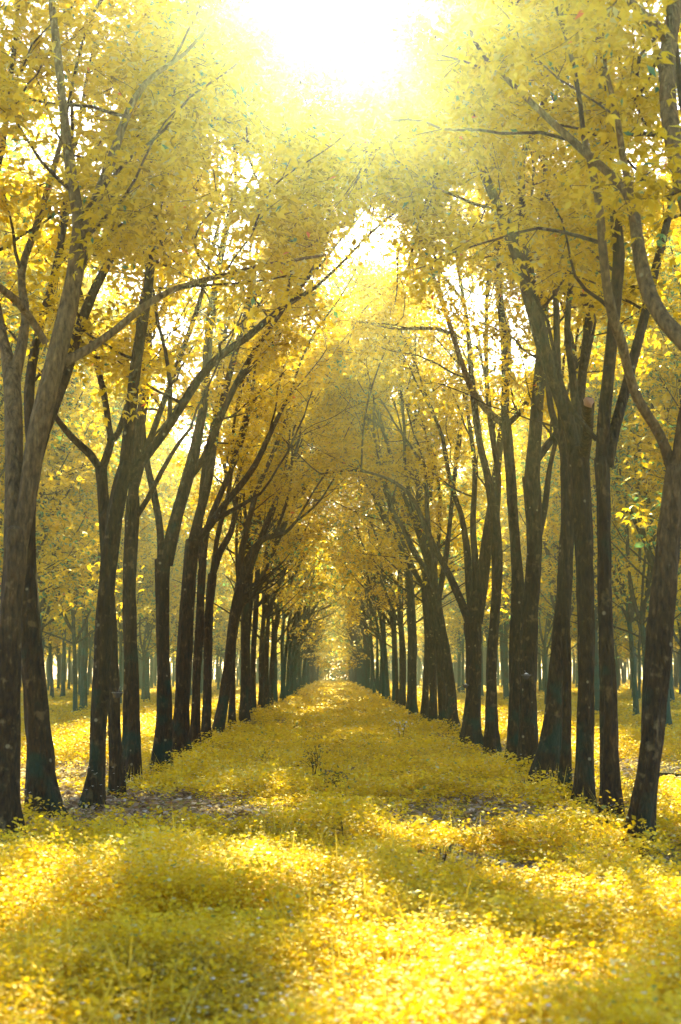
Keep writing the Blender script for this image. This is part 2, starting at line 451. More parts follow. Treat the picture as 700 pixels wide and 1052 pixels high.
# --- traced near trees: points are (x, y, width) in photograph pixels, at the tree's own distance
HERO = [
 dict(d=12.8, side=-1, label='foremost left row tree with a stout pale limb, beside the left frame edge',
  trunk=[(8,880,30),(8,800,25),(9,720,24),(10,650,25),(15,590,27),(17,545,30)],
  limbs=[[(14,560,20),(15,500,19),(14,440,19),(12,392,19),(4,350,12),(-6,300,11),(-14,220,9)],
         [(13,400,14),(26,330,10),(22,280,9),(38,230,8),(55,175,7),(66,130,5)],
         [(20,560,20),(27,520,20),(36,460,21),(50,400,21),(64,345,20),(76,290,18),(81,250,18),(80,220,13),(73,175,12),(66,120,10),(60,60,9),(52,-10,7)],
         [(81,250,15),(95,215,13),(112,172,12),(130,120,9),(150,85,7),(190,55,5)],
         [(47,352,8),(30,325,8),(12,305,8),(-8,290,7)],
         [(66,372,11),(92,358,9),(120,338,8),(148,315,8),(180,297,7),(225,284,6),(275,272,5),(335,262,3)]]),
 dict(d=15.4, side=-1, label='thick mossy trunk leaning left just behind the foremost left tree',
  trunk=[(46,842,40),(42,800,31),(37,740,27),(32,680,25),(28,620,23),(26,560,20),(30,500,18),(44,445,16)],
  limbs=[[(42,450,14),(56,415,13),(70,378,12),(84,330,11),(100,292,10),(120,255,9),(138,215,7)],
         [(34,480,12),(30,400,11),(40,340,9),(52,300,9),(62,255,8)]]),
 dict(d=16.5, side=-1, label='dark left row tree with a long limb sweeping right over the lane',
  trunk=[(97,832,22),(101,760,17),(105,690,17),(109,620,17),(114,560,18),(122,510,17),(131,475,15)],
  limbs=[[(129,480,13),(135,420,12),(140,370,12),(147,330,11),(153,290,10),(158,240,9),(172,170,8),(196,100,6)],
         [(131,492,10),(150,470,9),(172,440,9),(188,415,9),(205,388,9),(228,364,8),(255,346,8),(288,318,7),(325,295,4)],
         [(174,436,5),(175,400,5),(170,360,4),(162,330,4),(158,300,3)]]),
 dict(d=17.9, side=-1, label='slim left row trunk standing close behind the dark one, forked into a wide Y',
  trunk=[(120,820,16),(118,760,13),(117,700,13),(114,640,13),(110,580,12),(107,520,12),(104,480,12)],
  limbs=[[(104,484,8),(92,466,8),(75,450,7),(62,434,6),(54,420,4),(40,380,3)],
         [(105,482,9),(114,455,8),(112,440,7),(106,400,7),(97,365,6),(90,330,5),(78,280,4)],
         [(113,452,7),(122,444,6),(134,400,5),(140,350,4)]]),
 dict(d=20.6, side=-1, label='straight nearly black trunk of the left row, standing alone right of the close pair',
  trunk=[(136,802,21),(135,740,17),(134,680,16),(133,620,15),(135,560,14),(137,510,13)],
  limbs=[[(137,515,12),(141,460,11),(149,400,10),(152,340,10),(153,280,9),(150,210,7),(146,130,5)],
         [(141,530,6),(152,512,6),(166,485,5),(182,458,4),(196,440,3)],
         [(139,500,8),(148,470,7),(166,420,6),(184,370,6),(205,310,5),(225,230,4)]]),
 dict(d=22.2, side=-1, label='left row tree forking low into two heavy limbs beside the black straight trunk',
  trunk=[(165,796,22),(168,740,17),(168,680,15),(168,620,15),(168,575,17)],
  limbs=[[(166,580,9),(165,545,8),(158,505,8),(150,470,7),(146,420,6),(150,350,5)],
         [(170,580,14),(178,545,14),(186,515,13),(193,490,13),(203,450,11),(211,405,10),(214,350,9),(222,290,8),(236,220,6)],
         [(192,495,7),(210,470,7),(222,440,7),(240,400,6),(262,360,5),(290,320,4)]]),
 dict(d=24.8, side=-1, label='brown left row trunk whose pale limb arches right at mid height',
  trunk=[(184,784,20),(187,720,16),(190,660,16),(194,600,15),(198,555,14)],
  limbs=[[(198,560,11),(206,525,10),(215,490,9),(221,450,8),(232,400,7),(248,340,6),(262,280,4)],
         [(203,555,8),(217,538,8),(228,522,7),(246,500,7),(262,478,6),(280,440,5),(300,400,3)],
         [(222,534,5),(236,526,5),(250,518,4),(268,507,3)]]),
 dict(d=28.0, side=-1, label='thin left row trunk close behind the brown one with the arching pale limb',
  trunk=[(200,772,11),(202,700,9),(205,640,9),(208,585,9)],
  limbs=[[(208,590,8),(213,545,7),(228,505,6),(243,470,5),(255,430,4)],[(208,590,6),(205,540,6),(210,480,5),(222,420,4)]]),
 dict(d=31.5, side=-1, label='slender left row trunk curving right beside the thin tapped one',
  trunk=[(212,760,11),(213,700,9),(214,640,9),(218,590,9)],
  limbs=[[(218,592,7),(226,568,7),(238,545,6),(243,515,5),(247,480,4),(262,440,3)],[(217,600,6),(224,550,5),(236,500,4),(240,440,3)]]),
 dict(d=36.0, side=-1, label='tree of the left row leaning strongly right with a sinuous trunk',
  trunk=[(224,752,14),(232,710,11),(237,670,11),(242,630,11),(247,600,11)],
  limbs=[[(246,604,8),(252,580,8),(262,562,7),(274,552,6),(292,548,4),(305,535,3)],
         [(246,604,7),(248,570,7),(256,535,6),(266,500,5),(285,455,4),(300,410,3)]]),
 # right row
 dict(d=10.4, side=1, label='nearest tree at the right frame edge, only its pale crooked limbs reaching in',
  trunk=[(752,915,36),(750,820,31),(748,700,30),(746,600,30),(744,500,29),(741,430,27)],
  limbs=[[(741,432,22),(730,385,20),(704,352,19),(684,332,17),(668,305,17),(658,270,16),(653,235,14),(648,205,14),(634,186,10),(605,160,10),(570,128,9),(535,95,8),(500,62,6)],
         [(742,430,24),(742,360,23),(728,280,22),(710,215,22),(697,165,21),(688,115,21),(686,60,20),(693,10,18),(706,-60,14)],
         [(686,40,12),(672,24,11),(656,10,9),(636,-12,7)],
         [(649,205,9),(640,160,8),(634,120,7),(622,70,5)]]),
 dict(d=12.6, side=1, label='big right row tree leaning right with a mossy swollen foot, nearest whole trunk',
  trunk=[(656,886,32),(661,840,26),(668,780,25),(674,700,25),(682,620,26),(690,540,25),(697,480,25)],
  limbs=[[(694,490,14),(683,458,11),(672,436,11),(656,411,11),(646,382,10),(639,352,11),(630,325,11),(623,290,9),(619,250,9),(614,200,8),(600,140,6)],
         [(698,490,20),(706,430,19),(718,370,17),(722,300,15),(716,220,12),(712,140,10)]]),
 dict(d=14.2, side=1, label='straight speckled right row trunk forking high into an upright and a right limb',
  trunk=[(627,856,27),(626,800,21),(625,740,19),(623,670,18),(621,600,17),(620,530,17),(619,470,17)],
  limbs=[[(618,476,13),(621,430,13),(625,390,12),(629,345,12),(633,300,12),(636,262,12),(632,215,11),(626,160,10),(620,110,9),(616,50,8),(612,-20,6)],
         [(624,478,12),(632,440,11),(643,400,11),(654,358,11),(664,320,10),(674,275,9),(686,225,8),(699,170,6)],
         [(613,452,5),(600,436,5),(586,418,5),(577,393,5),(570,365,4),(563,330,4)]]),
 dict(d=16.8, side=1, label='right row tree with a thick limb bowed left and a sawn pink stub',
  trunk=[(600,834,21),(602,770,18),(603,700,18),(602,630,18),(601,560,19),(598,500,19),(594,460,20)],
  limbs=[[(592,468,15),(583,430,15),(572,398,16),(560,362,15),(548,322,14),(538,285,12),(529,255,12),(516,220,10),(500,185,9),(484,135,7),(472,85,5)],
         [(566,378,9),(558,340,8),(549,300,8),(542,262,8),(538,220,7),(536,165,8),(546,142,7),(556,115,6),(562,80,5)],
         [(597,465,10),(592,420,9),(588,380,8),(583,340,7),(587,290,6),(600,240,5),(606,180,4)],
         [(600,470,12),(604,440,12),(604,414,13)]],
  stub=True),
 dict(d=17.8, side=1, label='thin straight pole-like trunk just left of the stubbed right row tree',
  trunk=[(581,822,14),(582,760,11),(582,690,10),(581,620,10),(581,550,10),(580,480,9)],
  limbs=[[(580,482,8),(577,430,8),(573,370,7),(571,300,7),(566,240,6),(560,170,5),(562,90,4)],[(580,500,5),(590,440,4),(600,390,4),(612,330,3)]]),
 dict(d=19.4, side=1, label='broad dark mossy foot leaning right behind the thin pole-like trunk',
  trunk=[(560,812,32),(566,770,25),(570,720,20),(574,670,18),(579,610,17),(584,550,16),(588,500,15)],
  limbs=[[(588,505,12),(592,450,11),(597,400,10),(603,350,9),(610,290,8),(618,220,6)],[(586,515,9),(578,460,8),(566,420,7),(560,360,6),(548,300,5)]]),
 dict(d=21.6, side=1, label='stout right row trunk with a swollen mossy elbow and pale fungus speckles',
  trunk=[(543,800,22),(542,740,20),(543,680,19),(545,630,18),(549,580,18),(549,530,19),(546,490,19)],
  limbs=[[(546,495,17),(549,455,15),(552,415,14),(556,370,12),(559,320,10),(556,250,8),(560,170,6)],
         [(552,472,8),(562,458,8),(574,442,7),(586,420,6),(592,380,5)],
         [(551,560,8),(560,520,7),(565,480,5),(575,440,4)]]),
 dict(d=22.8, side=1, label='right row tree with a slim pale limb swinging out left over the lane',
  trunk=[(527,793,20),(529,740,16),(531,680,15),(532,620,14),(530,570,12),(526,510,12),(522,460,11),(519,435,12)],
  limbs=[[(518,436,7),(506,427,7),(493,413,7),(483,396,7),(475,375,6),(467,350,6),(461,330,5),(453,308,4),(446,285,4),(438,250,3)],
         [(462,342,4),(450,338,4),(432,337,4),(410,338,3),(388,334,3),(366,328,2)],
         [(522,436,6),(534,424,6),(546,405,6),(552,380,5),(556,340,4)],
         [(519,440,9),(519,400,8),(518,350,8),(513,300,8),(511,250,7),(505,190,6)]]),
 dict(d=25.5, side=1, label='narrow right row trunk bending left at head height above its neighbours',
  trunk=[(505,780,15),(505,720,12),(507,660,12),(511,600,12),(511,560,11),(507,520,10)],
  limbs=[[(507,525,9),(501,490,8),(493,455,7),(488,420,7),(484,380,6),(480,330,5),(470,270,4)],[(510,540,7),(512,490,6),(505,440,6),(500,380,5),(500,310,4)]]),
 dict(d=30.2, side=1, label='right row tree fanning into many limbs, one long thin branch crossing the lane',
  trunk=[(484,768,22),(486,720,18),(487,680,17),(486,640,18)],
  limbs=[[(484,645,9),(474,618,8),(462,592,7),(448,565,6),(436,538,6),(424,512,5),(408,497,4),(388,488,3),(362,483,3),(330,487,2)],
         [(486,640,9),(482,600,8),(480,565,7),(473,525,6),(464,500,5),(455,450,4)],
         [(489,640,13),(495,600,12),(500,560,11),(505,520,9),(512,470,8),(520,400,6)],
         [(486,630,8),(489,590,7),(486,540,6),(488,480,5),(480,420,4)]]),
 dict(d=36.5, side=1, label='dark twin-looking right row trunk sloping left behind the fanned tree',
  trunk=[(466,752,13),(463,710,11),(458,670,10),(451,630,10),(446,605,10)],
  limbs=[[(446,608,7),(438,585,6),(426,570,5),(415,545,4),(402,520,3)],[(447,608,7),(446,575,6),(440,540,5),(438,490,4)],[(450,620,6),(458,575,6),(462,540,5),(468,480,4)]]),
]

def row_pull(side, s=1.0):
    return np.array([-side * 0.6 * s, 0, 0.05])

GROUP_L = 'rubber trees of the left row along the lane'
GROUP_R = 'rubber trees of the right row along the lane'

# tubes cut out of the crowns to let sun shafts reach the lane: (x, y) where the shaft meets the ground, radius
GAPS = [(0.0, -3.15, 0.52), (2.0, 3.6, 0.5), (0.4, 6.6, 0.75), (2.3, 8.6, 0.65), (-2.1, 8.6, 0.7), (0.9, 13.0, 0.6),
        (-1.0, 17.0, 0.7), (1.7, 20.5, 0.8), (0.2, 25.0, 0.9), (-1.6, 5.0, 0.65), (-0.6, 10.4, 0.5), (3.0, 11.6, 0.5), (0.4, 3.6, 0.5)]
SUNV = np.array(to_sun)
def in_gap(p):
    for gx, gy, gr in GAPS:
        v = p - np.array([gx, gy, 0.0])
        if np.linalg.norm(v - SUNV * v.dot(SUNV)) < gr + 0.15:
            return True
    return False

def build_hero(h, k):
    rg = np.random.default_rng(100 + k)
    d = h['d']; px = d / F
    bx, by = h['trunk'][0][:2]
    basep = at(bx, by, d)
    z0 = float(gz(basep.x, d)) - 0.05
    root = bpy.data.objects.new('rubber_tree', None)
    COL.objects.link(root)
    root.empty_display_size = 0.3
    root.location = (basep.x, d, z0)
    o = np.array([basep.x, d, z0])
    tag(root, h['label'], 'tree', GROUP_L if h['side'] < 0 else GROUP_R)
    def pts3(tr, y0, y1):
        n = len(tr)
        return [np.array(at(a, b, y0 + (y1 - y0) * (i / (n - 1)) ** 1.3)) - o for i, (a, b, c) in enumerate(tr)]
    tw = h['trunk']
    P = pts3(tw, d, d); P[0][2] = 0.0
    rad = [c * px * 0.465 for a, b, c in tw]
    sp, sr = spline(P, rad, 0.10)
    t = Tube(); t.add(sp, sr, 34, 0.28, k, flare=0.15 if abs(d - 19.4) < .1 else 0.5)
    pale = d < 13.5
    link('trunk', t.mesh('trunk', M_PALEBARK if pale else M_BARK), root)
    limbs = []
    ends = {}
    for li, lm in enumerate(h['limbs']):
        y0 = d
        a0 = np.array(lm[0][:2])
        for q, (lm2, yy) in ends.items():     # sub-limbs start at the depth their carrier has there
            j = min(range(len(lm2)), key=lambda i: (lm2[i][0] - a0[0]) ** 2 + (lm2[i][1] - a0[1]) ** 2)
            if (lm2[j][0] - a0[0]) ** 2 + (lm2[j][1] - a0[1]) ** 2 < 40 ** 2 and j > 1 and a0[1] < h['trunk'][-1][1] - 15:
                y0 = yy[0] + (yy[1] - yy[0]) * (j / (len(lm2) - 1)) ** 1.3
        y1 = y0 + rg.uniform(-1.6, 1.9)
        ends[li] = (lm, (y0, y1))
        Pl = pts3(lm, y0, y1)
        rl = [c * px * 0.5 for a, b, c in lm]
        s_, r_ = spline(Pl, rl)
        is_stub = h.get('stub') and li == len(h['limbs']) - 1
        tl = Tube(); tl.add(s_, r_, 12, 0.16, k * 7 + li)
        if is_stub:
            ob = link('sawn_stub', tl.mesh('sawn_stub', M_BARK), root)
            tc = Tube(); e = s_[-1]; dd = norm(s_[-1] - s_[-2])
            tc.add([e + dd * 0.02, e + dd * 0.07, e + dd * 0.09], [r_[-1] * 0.9, r_[-1] * 0.8, r_[-1] * 0.6], 12, 0.5, 3)
            link('cut_face', tc.mesh('cut_face', M_CUT), ob)
            continue
        light = pale or (abs(d - 22.8) < .1 and li < 2)
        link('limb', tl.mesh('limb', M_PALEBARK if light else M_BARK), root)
        # natural continuation of the limb above the traced part
        e = s_[-1]; dr = norm(s_[-1] - s_[-4]); r0 = r_[-1]
        ext = []
        if e[2] > 3.5 and r0 > 0.018:
            for q in range(2 if r0 > 0.03 else 1):
                dd = norm(dr + rg.normal(0, 0.25, 3) + np.array([0, 0, 0.45]))
                Lx = rg.uniform(1.8, 3.4) * min(1.2, r0 / 0.04 + 0.35)
                Lx = min(Lx, max(0.8, (13.8 - e[2]) * 0.9))
                bp, br = wander(e, dd, Lx, r0 * 0.85, 0.014, rg, up=0.4, wob=0.2, pull=row_pull(h['side'], 0.5))
                ext.append((bp, br))
        if len(ext):
            te = Tube()
            for a, b in ext: te.add(a, b, 7, 0.1)
            tt = te.mesh('upper_branches', M_BARK); link('upper_branch', tt, root)
        limbs.append((s_, r_)); limbs += ext
    if d > 19:      # crown limbs that close over the lane high above the traced part
        hi = [l for l in limbs if l[0][-1][2] > 5.5] or limbs
        te = Tube(); new = []
        for q in range(2 if d > 24 else 1):
            sp_, rr_ = hi[q % len(hi)]
            i = int(len(sp_) * rg.uniform(0.6, 0.95)); e = sp_[i]
            tgt = np.array([-o[0] * rg.uniform(0.35, 1.0), rg.uniform(-2.0, 2.5), rg.uniform(8.0, 11.0)])
            n = 16; pp = []
            ph = rg.random(3) * 6
            for j in range(n + 1):
                u = j / n
                p_ = e * (1 - u) + tgt * u + np.array([0, 0, 1.0]) * 1.3 * math.sin(PI * u) + 0.22 * math.sin(PI * u) * np.sin(ph + u * 7)
                pp.append(p_)
            rr = np.linspace(min(rr_[i] * 0.8, 0.045), 0.012, n + 1)
            te.add(pp, rr, 7, 0.12, q); new.append((np.array(pp), rr))
        link('upper_branch', te.mesh('upper_branch', M_BARK), root)
        limbs += new
    clumps = []
    if 14 < d < 26:   # added top limbs ending in dense leaf masses, set to shadow the haze into rays
        sp_, rr_ = max(limbs, key=lambda l: l[0][-1][2])
        te = Tube()
        for q in range(3):
            i = int(len(sp_) * (0.75, 0.9, 0.82)[q]); e = sp_[i]
            yy = rg.uniform(-1.5, 2.5)
            zt = 1.7 + (d + yy) * math.tan(math.radians(rg.uniform(17, 27)))
            tgt = np.array([-o[0] + h['side'] * rg.uniform(0.0, 2.4), yy, min(zt, 12.5)])
            n = 14; pp = [e * (1 - j / n) + tgt * (j / n) + np.array([0.1 * math.sin(j * 0.9 + k), 0.1 * math.cos(j * 0.7 + k), 0.7 * math.sin(PI * j / n)]) for j in range(n + 1)]
            te.add(pp, np.linspace(min(rr_[i] * 0.8, 0.05), 0.012, n + 1), 7, 0.12, q)
            for j in range(26):
                c = tgt + rg.normal(0, 1, 3) * np.array([0.45, 0.6, 0.28])
                tp, tr = wander(tgt + (pp[-3] - tgt) * rg.random(), norm(c - tgt), np.linalg.norm(c - tgt) + 0.2, 0.006, 0.003, rg, up=0, wob=0.3, step=0.2)
                te.add(tp, tr, 3, cap=False); clumps.append(tp)
        link('added_top_branch', te.mesh('added_top_branch', M_BARK), root)
    tt = Tube()
    tws = clumps + branch_out(limbs, rg, 5.6, 1.12, 0.65, row_pull(h['side'], 0.35), tt, 0.12)
    tws = [t_ for t_ in tws if not in_gap(t_.mean(axis=0) + o)]
    V, Fq, T = foliage(tws, rg, 50, 0.088, 0.30)
    link('crown', crown_mesh(tt, V, Fq, T), root)
    return len(Fq)

nleaf = 0
for k, h in enumerate(HERO):
    nleaf += build_hero(h, k)
print('hero leaves', nleaf)

# --- generic trees
def generic(seed, H, lean, low, nl, per, lsize, sides, nsec=1.25, green=0.16, bark=None, zmin=5.2):
    """tree growing at the origin, limbs leaning towards +x. returns meshes"""
    rg = np.random.default_rng(seed)
    bark = bark or M_BARK
    r0 = rg.uniform(0.08, 0.128)
    fork = rg.uniform(3.4, 5.4)
    x = rg.uniform(-0.25, 0.35); y = rg.uniform(-0.2, 0.2)
    P = [np.array([0, 0, 0.0]), np.array([x * .2, y * .4, fork * 0.3]), np.array([x * 0.5, y, fork * 0.65]), np.array([x + lean * 0.3, y * 1.2, fork])]
    sp, sr = spline(P, [r0 * 1.1, r0 * 0.95, r0 * 0.88, r0 * 0.85], 0.4)
    t = Tube(); t.add(sp, sr, sides, 0.2, seed, flare=0.6)
    trunk = t.mesh('trunk', bark)
    limbs = []; tl = Tube()
    for q in range(nl):
        a = rg.uniform(-PI, PI)
        dd = norm(np.array([math.cos(a) * 0.55 + lean * rg.uniform(0.2, 1.1), math.sin(a) * 0.55, 1.25]))
        zz = sp[-1] if q < 2 else sp[-1 - rg.integers(0, 3)]
        Lx = (H - zz[2]) * rg.uniform(0.75, 1.05)
        bp, br = wander(zz, dd, Lx, r0 * rg.uniform(0.45, 0.7), 0.02, rg, up=0.35, wob=0.16, step=0.5, pull=np.array([lean * 0.35, 0, 0]))
        tl.add(bp, br, max(5, sides - 3), 0.12, q)
        limbs.append((bp, br))
        for s in range(2):
            i = rg.integers(len(bp) // 4, len(bp) * 2 // 3)
            a2 = norm(norm(bp[i + 1] - bp[i]) + rg.normal(0, 0.45, 3) + np.array([lean * 0.5, 0, 0.1]))
            cp, cr = wander(bp[i], a2, rg.uniform(2.0, 3.6), br[i] * 0.6, 0.014, rg, up=0.3, wob=0.22, step=0.45)
            tl.add(cp, cr, 5, 0.1)
            limbs.append((cp, cr))
    # low spreading branches whose leaves hang under the crown
    for q in range(low):
        a = rg.uniform(-PI, PI)
        i = rg.integers(len(sp) * 2 // 3, len(sp))
        cp, cr = wander(sp[i], norm(np.array([math.cos(a), math.sin(a), 0.5])), rg.uniform(1.6, 3.0), 0.035, 0.012, rg, up=0.1, wob=0.25, step=0.4)
        tl.add(cp, cr, 4); limbs.append((cp, cr))
    tt = Tube()
    tws = branch_out(limbs, rg, zmin, nsec, 0.9, np.array([0, 0, 0.02]), tt, 0.25, 3)
    V, Fq, T = foliage(tws, rg, per, lsize, 0.35, green=green)
    return dict(trunk=trunk, limbs=tl.mesh('limbs', M_BARK),
                crown=crown_mesh(tt, V, Fq, T)), len(Fq)

NEAR = []; MID = []; FAR = []
for i in range(7):
    g, n = generic(300 + i, 12.0 + (i % 3) * 0.9, 0.40, 4, 4, 28, 0.115, 12, 0.52); NEAR.append(g)
print('near leaves', n)
for i in range(6):
    g, n = generic(400 + i, 10 + (i % 3) * 0.8, 0.42, 2, 4, 7, 0.20, 8, 0.36, 0.34, M_MOSSY_SHADE); FAR.append(g)
print('far leaves', n)
SIDEV = []
for i in range(6):
    g, n = generic(500 + i, 13.3 + (i % 3) * 1.1, 0.1, 5, 7, 18, 0.145, 9, 1.1, 0.28, M_MOSSY_SHADE, 4.3); SIDEV.append(g)
print('side leaves', n)

def place_tree(g, x, y, rz, sc, label, group, far=False):
    root = bpy.data.objects.new('rubber_tree', None)
    COL.objects.link(root)
    root.location = (x, y, float(gz(x, y)) - 0.05)
    root.rotation_euler = (0, 0, rz)
    root.scale = (sc, sc, sc)
    link('trunk', g['trunk'], root)
    link('limbs', g['limbs'], root)
    link('crown', g['crown'], root)
    tag(root, label, 'tree', group)
    return root

ORD = ['first', 'second', 'third', 'fourth', 'fifth', 'sixth', 'seventh', 'eighth', 'ninth', 'tenth', 'eleventh', 'twelfth', 'thirteenth',
       'fourteenth', 'fifteenth', 'sixteenth', 'seventeenth', 'eighteenth', 'nineteenth', 'twentieth']
trees = 0
for side in (-1, 1):
    sname = 'left' if side < 0 else 'right'
    # lane rows
    y = 39.0; i = 0
    while y < 165:
        x = side * (3.05 + rnd.uniform(-0.2, 0.2))
        far = y > 65
        g = (FAR if far else NEAR)[rnd.randrange(6)]
        rz = (0 if side < 0 else PI) + rnd.uniform(-0.6, 0.6)
        if i < 14:
            near_ = 'leaning tree that slopes right' if side < 0 else 'sloping dark right row trunk'
            lab = f'{ORD[i]} trunk beyond the {near_}, {sname} edge of the lane'
        else:
            lab = f'small hazy teal trunk packed near the far end of the {sname} lane row'
        place_tree(g, x, y, rz, rnd.uniform(0.9, 1.12) + (0.12 if i < 5 else 0), lab, GROUP_L if side < 0 else GROUP_R, far)
        trees += 1; i += 1
        y += rnd.uniform(2.5, 4.0)
    # rows behind
    for r, (X, y0, y1) in enumerate(((9.7, 22, 140), (16.3, 56, 134), (22.9, 80, 136))):
        y = y0 + rnd.uniform(0, 1.5); i = 0
        while y < y1:
            x = side * (X + rnd.uniform(-0.35, 0.35))
            far = y > 118
            g = (FAR if far else SIDEV)[rnd.randrange(6)]
            edge = abs(x) / y > 0.262
            if edge:
                lab = f'tree whose yellow crown hangs in from beyond the {sname} frame edge behind the lane row'
            elif i < 8 and r == 0:
                lab = f'{ORD[i]} visible trunk, from the front, of the row behind the {sname} lane row'
            elif r == 0:
                lab = f'slim shaded trunk deep in the row behind the {sname} lane row'
            else:
                lab = f'bluish distant trunk glimpsed between the trees {"two" if r == 1 else "three"} rows {sname} of the lane row'
            place_tree(g, x, y, rnd.uniform(-PI, PI), rnd.uniform(0.85, 1.1), lab, f'rubber trees in the rows {sname} of the avenue', far)
            trees += 1; i += 0 if edge else 1
            y += rnd.uniform(2.7, 3.5)
print('trees', trees + len(HERO))

# far wood: trunks and leaves reading as one mass beyond the rows
def far_wood():
    rg = np.random.default_rng(77)
    tb = Tube(); tws = []
    for side in (-1, 1):
        for X in (3.1, 9.7, 16.3, 22.9, 29.5, 36, 43, 50, 58):
            y = 168 if X < 5 else 138
            if X > 25: y = 95 + (X - 29) * 1.2
            while y < 262:
                x = side * (X + rg.uniform(-0.5, 0.5)); hh = rg.uniform(5, 7)
                z = float(gz(x, y))
                tb.add([(x, y, z), (x + rg.uniform(-.3, .3), y, z + 3), (x - side * rg.uniform(0, .8), y, z + hh), (x - side * rg.uniform(0, 1.6), y, z + hh + 3)], [0.18, 0.15, 0.12, 0.05], 5)
                for q in range(44 if y < 200 else 36):
                    a = rg.random() * 2 * PI; rr = rg.random() ** 0.5 * 3.4
                    c = np.array([x + math.cos(a) * rr, y + math.sin(a) * rr, z + rg.uniform(4.3, 12.5)])
                    dd = norm(rg.normal(0, 1, 3)) * 1.2
                    tws.append(np.array([c - dd, c, c + dd]))
                y += rg.uniform(3.4, 4.6)
    for q in range(2600):       # end of the lane
        c = np.array([rg.uniform(-14, 14), rg.uniform(215, 262), rg.uniform(0.4, 14)]); dd = norm(rg.normal(0, 1, 3)) * 1.3
        tws.append(np.array([c - dd, c, c + dd]))
    low = []
    for q in range(5200):
        if q % 2: c = np.array([rg.uniform(-85, 85), rg.uniform(238, 264), rg.uniform(0.0, 9)])
        else:
            sx = rg.choice([-1, 1]); yy = rg.uniform(90, 262); c = np.array([sx * (58 + rg.uniform(0, 10)) , yy, rg.uniform(0.0, 8)])
        dd = norm(rg.normal(0, 1, 3)) * 1.6
        tws.append(np.array([c - dd, c, c + dd]))
    V, Fq, T = foliage(tws, rg, 5, 0.55, 0.9, green=0.35)
    o = link('far_wood', tb.mesh('far_wood', M_BARK)); tag(o, 'far-off wood of hazy trunks closing the end of the lane', 'wood', kind='stuff')
    o2 = link('far_foliage', mesh_from('far_foliage', V, Fq, [M_LEAF], T)); tag(o2, 'hazy yellow foliage of the far-off wood', 'foliage', kind='stuff')
    print('far wood leaves', len(Fq))
far_wood()

# ------------------------------------------------------------------ ground
def ground():
    xs = np.concatenate([np.linspace(-300, -30, 19), np.linspace(-28, 28, 141), np.linspace(30, 300, 19)])
    ys = np.concatenate([np.linspace(-60, 2, 12), np.linspace(2.5, 60, 144), np.linspace(62, 300, 80)])
    X, Y = np.meshgrid(xs, ys)
    Z = gz(X, Y)
    V = np.stack([X, Y, Z], -1).reshape(-1, 3)
    nx = len(xs); ny = len(ys)
    i, j = np.meshgrid(np.arange(ny - 1), np.arange(nx - 1), indexing='ij')
    a = i * nx + j
    Fq = np.stack([a, a + 1, a + nx + 1, a + nx], -1).reshape(-1, 4)
    o = link('ground', mesh_from('ground', V, Fq, [M_SOIL], smooth=True))
    tag(o, 'plantation floor of leaf-strewn soil under the yellow herbs', 'ground', kind='structure')
ground()

# bare, litter covered patches: (x, y, rx, ry)
BARE = [(-2.5, 16.2, 1.6, 2.3), (-4.4, 17.5, 1.4, 2.4), (1.6, 15.6, 1.2, 1.9), (-4.9, 22.5, 1.6, 2.6), (5.6, 22.6, 1.4, 3.2), (1.3, 11.3, 0.7, 0.8), (-1.0, 15.2, 0.8, 1.3)]
def bare(x, y):
    b = np.zeros_like(x)
    for bx, by, rx, ry in BARE:
        q = ((x - bx) / rx) ** 2 + ((y - by) / ry) ** 2
        b = np.maximum(b, np.clip(1.5 - q, 0, 1))
    return b

def sprig_templates(rg, n, k):
    out = []
    for i in range(n):
        h = rg.uniform(0.24, 0.40)
        lean = rg.normal(0, 0.22, 2)
        t = np.sort(rg.random(k) ** 0.75)
        px = np.stack([lean[0] * t * t * 0.5, lean[1] * t * t * 0.5, h * t], 1)
        th = rg.random(k) * 2 * PI
        el = rg.uniform(-0.2, 0.9, k)
        D = np.stack([np.cos(th), np.sin(th), el], 1)
        px = px + np.stack([np.cos(th), np.sin(th), np.zeros(k)], 1) * (rg.random((k, 1)) * 0.08)
        N = norm(np.array([0, 0, 1.0]) + rg.normal(0, 0.5, (k, 3)))
        ln = (0.028 + 0.032 * rg.random(k)) * (1.0 if i % 4 else 1.3) * (1.0 if i % 5 else 0.6)
        V, _ = kites(px, D, N, ln, ln * rg.uniform(0.24, 0.36, k))
        out.append(V)
    return np.array(out)          # (n, 4k, 3)

